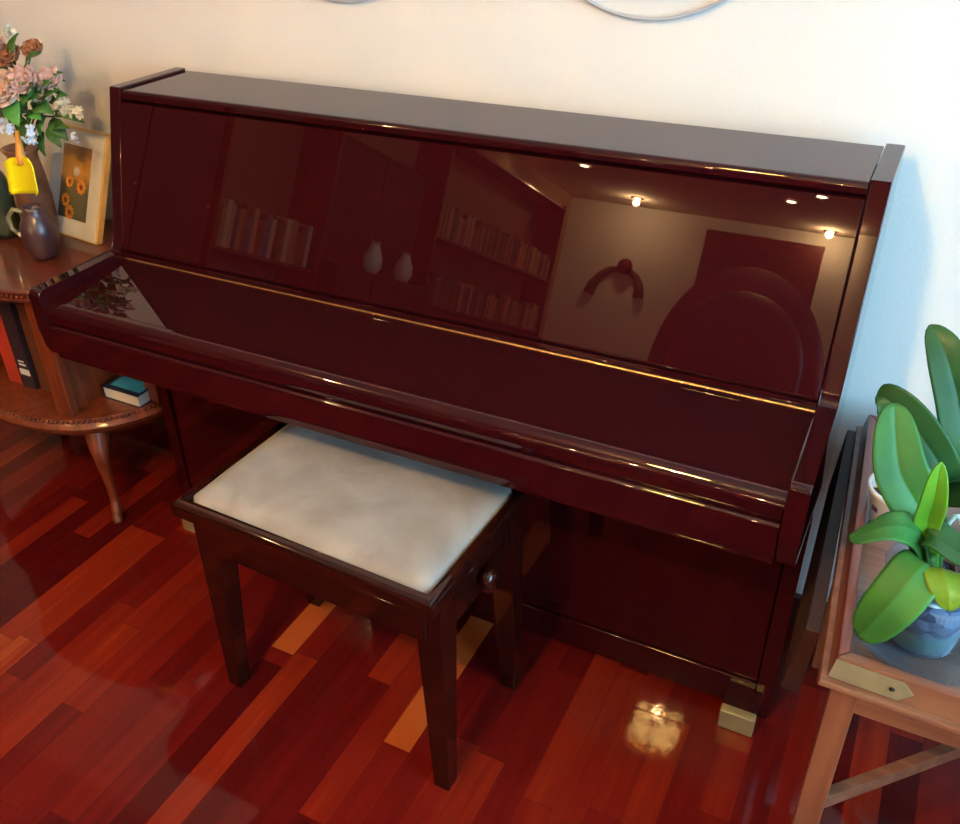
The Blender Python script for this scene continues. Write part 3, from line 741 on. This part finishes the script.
# plate, pots, orchids
ox, oy = 1.649, -.578
zf = ZF+.0006
pl = MB().lathe([(0, zf), (.070, zf), (.074, zf+.002), (.090, zf+.010), (.0915, zf+.012), (.089, zf+.0128), (.073, zf+.005), (.070, zf+.003), (0, zf+.003)], ox+.004, oy+.002, 64).build('glass_plate', M['plate'], None, True)
tag(pl, 'round clear glass plate under the front orchid pot', 'plate')
ZP = zf+.0035
o1 = thing('potted_orchid', 'front orchid with broad green leaves in a clear plastic pot on glass plate', 'potted plant', (ox, oy, ZP))
MB().lathe([(.002, ZP+.004), (.034, ZP+.002), (.040, ZP+.001), (.0435, ZP+.004), (.056, ZP+.100), (.0575, ZP+.108), (.0640, ZP+.110), (.0648, ZP+.114), (.0635, ZP+.118), (.0600, ZP+.118), (.0565, ZP+.112), (.0545, ZP+.10), (.0415, ZP+.006), (.002, ZP+.0055)], ox, oy, 56).build('pot', M['clear'], o1, True)
MB().lathe([(.001, ZP+.0065), (.0405, ZP+.0065), (.0530, ZP+.088), (.045, ZP+.093), (.02, ZP+.098), (.001, ZP+.098)], ox, oy, 48).build('potting_mix', M['mix'], o1, True)
random.seed(5)
def chips(cx, cy, z, R_, n, parent):
    m = MB()
    for k in range(n):
        a = random.uniform(0, 2*PI); r = R_*math.sqrt(random.random()); s_ = random.uniform(.004, .009)
        mt_ = Matrix.Translation((cx+r*math.cos(a), cy+r*math.sin(a), z+random.uniform(0, .005))) @ Matrix.Rotation(random.uniform(0, PI), 4, 'Z') @ Matrix.Rotation(random.uniform(-.6, .6), 4, 'X')
        m.box(-s_, s_, -s_*.6, s_*.6, -s_*.4, s_*.4, .001, 1, mt_)
    o = m.build('bark_chips', M['bark'], parent); o['kind'] = 'stuff'; return o
chips(ox, oy, ZP+.094, .048, 90, o1)
def cat(P, n):
    P = [Vector(p) for p in P]; Q = []
    for k in range(n+1):
        f = k/n*(len(P)-1); i = min(int(f), len(P)-2); t = f-i
        p0 = P[max(i-1, 0)]; p1 = P[i]; p2 = P[i+1]; p3 = P[min(i+2, len(P)-1)]
        Q.append(.5*((2*p1)+(p2-p0)*t+(2*p0-5*p1+4*p2-p3)*t*t+(-p0+3*p1-3*p2+p3)*t**3))
    return Q
def oleaf(P, w, side, mt, par, fold=.18, base=.35, blunt=0):
    """strap leaf along P, half width w, spread along side, folded at the midrib"""
    n = 22; Q = cat(P, n); m = MB(); uvl = m.bm.loops.layers.uv.new('UVMap'); rows = []; side = Vector(side)
    U = [-1, -.85, -.6, -.3, -.06, 0, .06, .3, .6, .85, 1]
    for i, q in enumerate(Q):
        t = i/n; tg = (Q[min(i+1, n)]-Q[max(i-1, 0)]).normalized()
        s_ = (side-tg*side.dot(tg)).normalized(); nn = s_.cross(tg)
        f = (base+(1-base)*min(1, t/.45)**.9) if t < .45 else 1
        f *= max(0.0, 1-((max(t, .5)-.5)/.505)**(2.2+.8*blunt))**(.72-.22*blunt)
        f = max(f, .015)
        rows.append([m.bm.verts.new(q+s_*w*f*u+nn*(w*f*(fold*(abs(u)**1.3)-(.05*math.exp(-(u/.08)**2)))+w*.03*math.sin(t*9+u*2))) for u in U])
    for i in range(n):
        for j in range(len(U)-1):
            fc = m.bm.faces.new((rows[i][j], rows[i][j+1], rows[i+1][j+1], rows[i+1][j]))
            for lp, (a, b) in zip(fc.loops, ((i, j), (i, j+1), (i+1, j+1), (i+1, j))): lp[uvl].uv = (a/n, U[b]*.5+.5)
    o = m.build('leaf', mt, par, True); solid(o, .0022); return o
bz = ZP+.098
cr = Vector((ox-.012, oy-.012, bz+.035))
oleaf([(ox-.010, oy, bz), (1.612, -.575, .762), (1.573, -.560, .815), (1.548, -.520, .882)], .032, (1, .35, .3), M['leaf'], o1, .16, .35, .6)
oleaf([(ox-.008, oy-.01, bz), (1.618, -.602, .765), (1.614, -.622, .822), (1.609, -.622, .876)], .0155, (1, .1, -.1), M['leaf_young'], o1, .30, .6)
oleaf([(ox-.008, oy-.015, bz+.01), (1.610, -.615, .762), (1.577, -.640, .783), (1.537, -.660, .763)], .0215, (-.25, -1, -.12), M['leaf'], o1, .06, .4, 1.4)
oleaf([(ox-.006, oy-.02, bz), (1.625, -.640, .742), (1.600, -.680, .708), (1.575, -.690, .645)], .0315, (.75, -.45, -.25), M['leaf'], o1, .10, .45, 1)
oleaf([(ox+.002, oy-.02, bz), (1.640, -.635, .738), (1.652, -.665, .735), (1.659, -.675, .712)], .021, (1, .05, 0), M['leaf_old'], o1, .08, .5)
oleaf([(ox-.002, oy-.01, bz+.01), (1.620, -.606, .762), (1.657, -.625, .762), (1.705, -.625, .760), (1.750, -.60, .745)], .024, (.2, -1, -.20), M['leaf_deep'], o1, .16, .6)
MB().tube(cat([(ox-.010, oy-.012, bz-.01), (ox-.014, oy-.016, bz+.025), (1.630, -.60, bz+.055)], 8), [.012, .012, .0125, .012, .011, .010, .009, .008, .005], 14).build('crown', M['leaf'], o1, True)
for P, r in (([(1.700, -.56, bz+.00), (1.675, -.57, bz+.05), (1.650, -.57, bz+.100), (1.638, -.575, bz+.072), (1.634, -.59, bz+.03)], .0032),
             ([(1.70, -.60, bz-.005), (1.690, -.61, bz+.014), (1.672, -.60, bz+.016), (1.662, -.59, bz)], .0035),
             ([(1.66, -.625, bz), (1.645, -.635, bz+.006), (1.628, -.622, bz+.002)], .003),
             ([(1.695, -.58, bz), (1.708, -.60, bz+.03), (1.72, -.61, bz+.0)], .0035)):
    MB().tube(cat(P, 16), r, 8).build('root', M['root'], o1, True)

px2, py2 = 1.596, -.345
o2 = thing('potted_orchid', 'rear orchid with dark green leaves in a white pot behind the front orchid', 'potted plant', (px2, py2, ZF))
pw = MB().lathe([(.001, zf), (.030, zf), (.034, zf+.003), (.047, zf+.062), (.050, zf+.066), (.051, zf+.072), (.047, zf+.074), (.044, zf+.066), (.040, zf+.05), (.001, zf+.05)], px2, py2, 48).build('pot', M['pot_white'], o2, True)
MB().box(-.006, .006, -.001, .001, -.004, .004, mtx=Matrix.Translation((px2-.032, py2-.028, zf+.042)) @ Matrix.Rotation(math.radians(-48), 4, 'Z')).build('printed_mark', M['mark'], pw)
chips(px2, py2, zf+.052, .036, 50, o2)
oleaf([(px2, py2, zf+.055), (1.640, -.385, .700), (1.590, -.375, .765), (1.545, -.360, .795), (1.527, -.352, .792)], .030, (.5, .2, .75), M['leaf_deep'], o2, .12, .5)
oleaf([(px2+.004, py2, zf+.055), (1.655, -.365, .72), (1.635, -.352, .80), (1.600, -.335, .87), (1.571, -.312, .900)], .030, (1, .2, .25), M['leaf_deep'], o2, .14, .5)
oleaf([(px2+.004, py2, zf+.055), (1.67, -.40, .70), (1.72, -.42, .73), (1.78, -.44, .72)], .028, (.1, .8, .3), M['leaf_deep'], o2, .12, .5)
MB().tube([(px2, py2, zf+.05), (px2+.002, py2, zf+.085)], .011, 12).build('crown', M['leaf_deep'], o2, True)

# ------------------------------------------------------------------ hoop decoration on the wall above the piano
def hoops(cx, cz, R_, label):
    t = thing('wall_hoop', label, 'wall decoration', (cx, -.012, cz))
    for k, (r, dx, dz) in enumerate(((R_, 0, 0), (R_*.84, .02, .012), (R_*.70, -.01, .0))):
        m = MB(); m.tube([(cx+dx+r*math.cos(2*PI*i/72), -.010-.003*k, cz+dz+r*.9*math.sin(2*PI*i/72)) for i in range(73)], .0035, 8)
        m.build('ring', M['metal_pale'], t, True)
    m = MB(); m.tube([(cx, -.002, cz+R_*.9), (cx, -.016, cz+R_*.9)], .004, 8); m.build('hook', M['metal_pale'], t)
hoops(1.035, 1.423, .222, 'pale wire hoop decoration on the wall above the piano centre')
hoops(.42, 1.414, .215, 'pale wire hoop decoration on the wall towards the piano left end')

# ------------------------------------------------------------------ mirrored part of the room
# leather armchair facing the piano
ac = thing('armchair', 'oxblood leather armchair with a high rounded back, mirrored in the piano front', 'armchair', (.92, -3.0, 0))
def arch(yc, half, ztop, z0, th, r):
    m = MB(); n = 24
    pts = [(-half, z0)]+[(half*math.cos(PI-PI*i/n), z0+(ztop-z0)*(.42+.58*math.sin(PI*i/n)**.8)) for i in range(n+1)]+[(half, z0)]
    rings = []
    for o_y, sh_ in ((0, .93), (.02, 1), (th-.02, 1), (th, .93)):
        rings.append([(.90+x*sh_, yc+o_y, z0+(z-z0)*sh_) for x, z in pts])
    m.loft(rings); return m
arch(-3.42, .41, 1.30, .15, .14, .05).build('backrest', M['chair'], ac, False, 50)
arch(-3.30, .32, 1.18, .42, .07, .05).build('back_cushion', M['chair'], ac, False, 50)
MB().box(.56, 1.28, -3.30, -2.72, .28, .44, .04, 4).build('seat', M['chair'], ac)
for s_ in (-1, 1):
    MB().box(.90+s_*.46-.08, .90+s_*.46+.08, -3.36, -2.72, .12, .70, .05, 5).build('armrest', M['chair'], ac)
    for y_ in (-3.30, -2.80):
        MB().lathe([(.001, 0), (.018, 0), (.026, .12), (.001, .12)], .92+s_*.38, y_, 16).build('leg', M['door_dark'], ac)
# bookcases on the left wall
BC = [mat('book_cloth', c, .5) for c in ((.30, .06, .03), (.42, .22, .10), (.05, .05, .09), (.55, .46, .34), (.09, .03, .02), (.22, .10, .05), (.12, .14, .20), (.60, .30, .16))]
protos = []
def bookcase(y0, y1, shelves, ztop, label, rows, where):
    b = thing('bookcase', label, 'bookcase', (XL+.15, (y0+y1)/2, 0))
    MB().box(XL+.001, XL+.30, y0, y0+.025, 0, ztop, .002).build('side_board', M['cab'], b)
    MB().box(XL+.001, XL+.30, y1-.025, y1, 0, ztop, .002).build('side_board', M['cab'], b)
    MB().box(XL+.001, XL+.012, y0+.025, y1-.025, .02, ztop-.002).build('back_board', M['case_back'], b)
    for z in shelves: MB().box(XL+.012, XL+.29, y0+.025, y1-.025, z-.022, z, .002).build('shelf', M['cab'], b)
    for r, z in enumerate(rows):
        y = y1-.05-random.uniform(0, .05); k = 0
        while y > y0+.12:
            w = random.uniform(.025, .05); h = random.uniform(.19, .26); d = random.uniform(.13, .18)
            o = MB().box(XL+.28-d, XL+.28, y-w+.001, y, z, z+h, .003, 1).build('book', random.choice(BC))
            tag(o, 'cloth bound book in a row on a shelf of the %s' % where, 'book', 'books on the shelves of the %s' % where)
            y -= w; k += 1
random.seed(3)
bookcase(-3.62, -2.62, [.10, .48, .88, 1.96], 1.98, 'wooden bookcase on the left wall near the piano', [.88], 'near bookcase')
bookcase(-7.75, -5.05, [.10, .46, .84, 1.37, 2.12], 2.14, 'tall wooden bookcase on the left wall at the far end', [.84, 1.37], 'far bookcase')
def cupboard(y0, y1, depth, z0, z1, label, nm, cat_):
    t = thing(nm, label, cat_, (XL+depth/2, (y0+y1)/2, z0))
    MB().box(XL+.001, XL+depth, y0, y1, z0, z1, .004).build('carcass', M['door_dark'], t)
    n = max(2, round((y1-y0)/.5)); w = (y1-y0)/n
    for k in range(n):
        d = MB().box(XL+depth-.002, XL+depth+.016, y0+w*k+.006, y0+w*(k+1)-.006, z0+.05, z1-.03, .004).build('door', M['door_dark'], t)
        MB().ball((XL+depth+.026, y0+w*k+.04, (z0+z1)/2), .012).build('knob', M['brass'], d)
cupboard(-2.58, -.60, .27, 0, 2.12, 'dark wooden wardrobe put along the left wall to darken its reflection', 'added_wardrobe', 'added_wardrobe')  # unseen block, added to keep the left wall's mirror image dark
cupboard(-4.95, -3.66, .40, 0, .95, 'dark wooden sideboard between the two bookcases', 'sideboard', 'sideboard')
cupboard(-4.90, -3.70, .20, .951, 1.76, 'dark wooden wall cupboard above the sideboard', 'wall_cupboard', 'cupboard')
for y_, lb in ((-4.22, 'pale vase added for a bright blob in the reflection, nearer the piano'), (-4.66, 'pale vase added for a bright blob in the reflection, farther from the piano')):  # added vases, stand in for two pale blobs mirrored in the piano
    v_ = MB().lathe([(.001, .951), (.045, .952), (.070, 1.00), (.065, 1.07), (.035, 1.13), (.03, 1.155), (.045, 1.17), (.025, 1.15), (.001, 1.12)], XL+.30, y_, 24).build('vase', M['pot_white'], None, True)
    tag(v_, lb, 'vase')
# dried swag on the far wall
sw = thing('wall_swag', 'dried flower swag with a dark red rosette on the far wall', 'wall decoration', (-1.26, YF+.02, 1.62))
m = MB()
m.tube([(-1.26+x, YF+.035, 1.70-z) for x, z in ((-.31, .32), (-.29, .22), (-.22, .10), (-.12, .02), (0, 0), (.10, .01), (.19, .07), (.24, .16), (.25, .27))], [.06, .055, .04, .035, .03, .035, .04, .05, .06], 10)
m.build('garland', mat('dried_stems', (.14, .07, .05), .8), sw, True)
MB().ball((-1.21, YF+.10, 1.73), .085, (1, .6, 1)).build('rosette', mat('crimson_rosette', (.16, .01, .015), .7), sw, True)

# ------------------------------------------------------------------ lamps
def ceiling_lamp(x, y, label):
    t = thing('ceiling_lamp', label, 'ceiling lamp', (x, y, ZC))
    MB().box(x-.14, x+.14, y-.14, y+.14, ZC-.025, ZC-.001, .004).build('lamp_base', M['brass'], t)
    MB().box(x-.115, x+.115, y-.115, y+.115, ZC-.07, ZC-.026, .012, 3).build('lamp_glass', M['lamp'], t)
    return t
ceiling_lamp(.92, -2.09, 'square brass ceiling lamp with textured glass in front of the piano')
def downlight(x, y, label, r=.045):
    t = thing('downlight', label, 'ceiling light', (x, y, ZC))
    MB().lathe([(r+.018, ZC-.001), (r+.020, ZC-.008), (r+.004, ZC-.012), (r, ZC-.004)], x, y, 32).build('trim_ring', M['brass'], t, True)
    MB().lathe([(.001, ZC-.012), (r*.7, ZC-.010), (r, ZC-.004), (r, ZC-.002), (.001, ZC-.002)], x, y, 24).build('bulb', M['bulb'], t, True)
for x, y, lb in ((-.72, -2.13, 'round downlight above the left half of the room near the piano'),                  (.2, -5.0, 'round downlight added in the middle of the room behind the armchair'), (-1.80, -6.7, 'round downlight over the far bookcase'), (-1.31, -6.89, 'round downlight second from the far bookcase'),
                 (-1.12, -8.17, 'round downlight close to the far wall swag'), (.78, -8.46, 'round downlight close to the far wall by the red door'),
                 (.77, -6.88, 'round downlight one row before the red door'), (.50, -7.25, 'round downlight between the rows before the red door')):
    downlight(x, y, lb)

def light(kind, name, loc, energy, col, **k):
    l = bpy.data.lights.new(name, kind); l.energy = energy; l.color = col
    for a, v in k.items(): setattr(l, a, v)
    o = bpy.data.objects.new(name, l); COL.objects.link(o); o.location = loc; return o
WARM = (1, .61, .27)
light('POINT', 'square_lamp_light', (.914, -2.12, ZC-.12), 62, WARM, shadow_soft_size=.022)
light('POINT', 'downlight_light', (.2, -5.0, ZC-.05), 40, WARM, shadow_soft_size=.03)  # light added mid room, with a downlight fixture added to match
light('POINT', 'downlight_light', (-.72, -2.13, ZC-.05), 30, WARM, shadow_soft_size=.022)
light('POINT', 'downlight_light', (-1.12, -8.17, ZC-.05), 68, WARM, shadow_soft_size=.03)
light('POINT', 'downlight_light', (.78, -8.40, ZC-.05), 68, WARM, shadow_soft_size=.03)
wl = light('AREA', 'window_daylight', (XR+.30, (WY0+WY1)/2, (WZ0+WZ1)/2+.1), 205, (.31, .70, 1.0), shape='RECTANGLE', size=WY1-WY0+.2, size_y=WZ1-WZ0+.2)
wl.rotation_euler = (0, math.radians(90), 0)

wd = bpy.data.worlds.new('daylight'); S.world = wd; wd.use_nodes = True
nt = wd.node_tree; bg = nt.nodes['Background']
sky = nt.nodes.new('ShaderNodeTexSky'); sky.sky_type = 'NISHITA'; sky.sun_disc = False; sky.sun_elevation = math.radians(35)
nt.links.new(sky.outputs[0], bg.inputs['Color']); bg.inputs['Strength'].default_value = .5

# ------------------------------------------------------------------ camera
cam = bpy.data.cameras.new('camera'); co = bpy.data.objects.new('camera', cam); COL.objects.link(co)
r_, u_, f_ = Vector((.8905, .45464, -.01762)), Vector((-.22786, .47916, .84764)), Vector((-.39381, .75081, -.53028))
mw = Matrix(((r_.x, u_.x, -f_.x, 1.52323), (r_.y, u_.y, -f_.y, -1.61322), (r_.z, u_.z, -f_.z, 1.49125), (0, 0, 0, 1)))
co.matrix_world = mw
cam.sensor_fit = 'HORIZONTAL'; cam.sensor_width = 36; cam.lens = 908.868/960*36
cam.shift_x = (480-469.36)/960; cam.shift_y = -(412-404.39)/960
cam.clip_start = .05
S.camera = co
S.view_settings.view_transform = 'Standard'; S.view_settings.look = 'None'; S.view_settings.gamma = 1; S.view_settings.use_curve_mapping = False
S.view_settings.exposure = -0.15
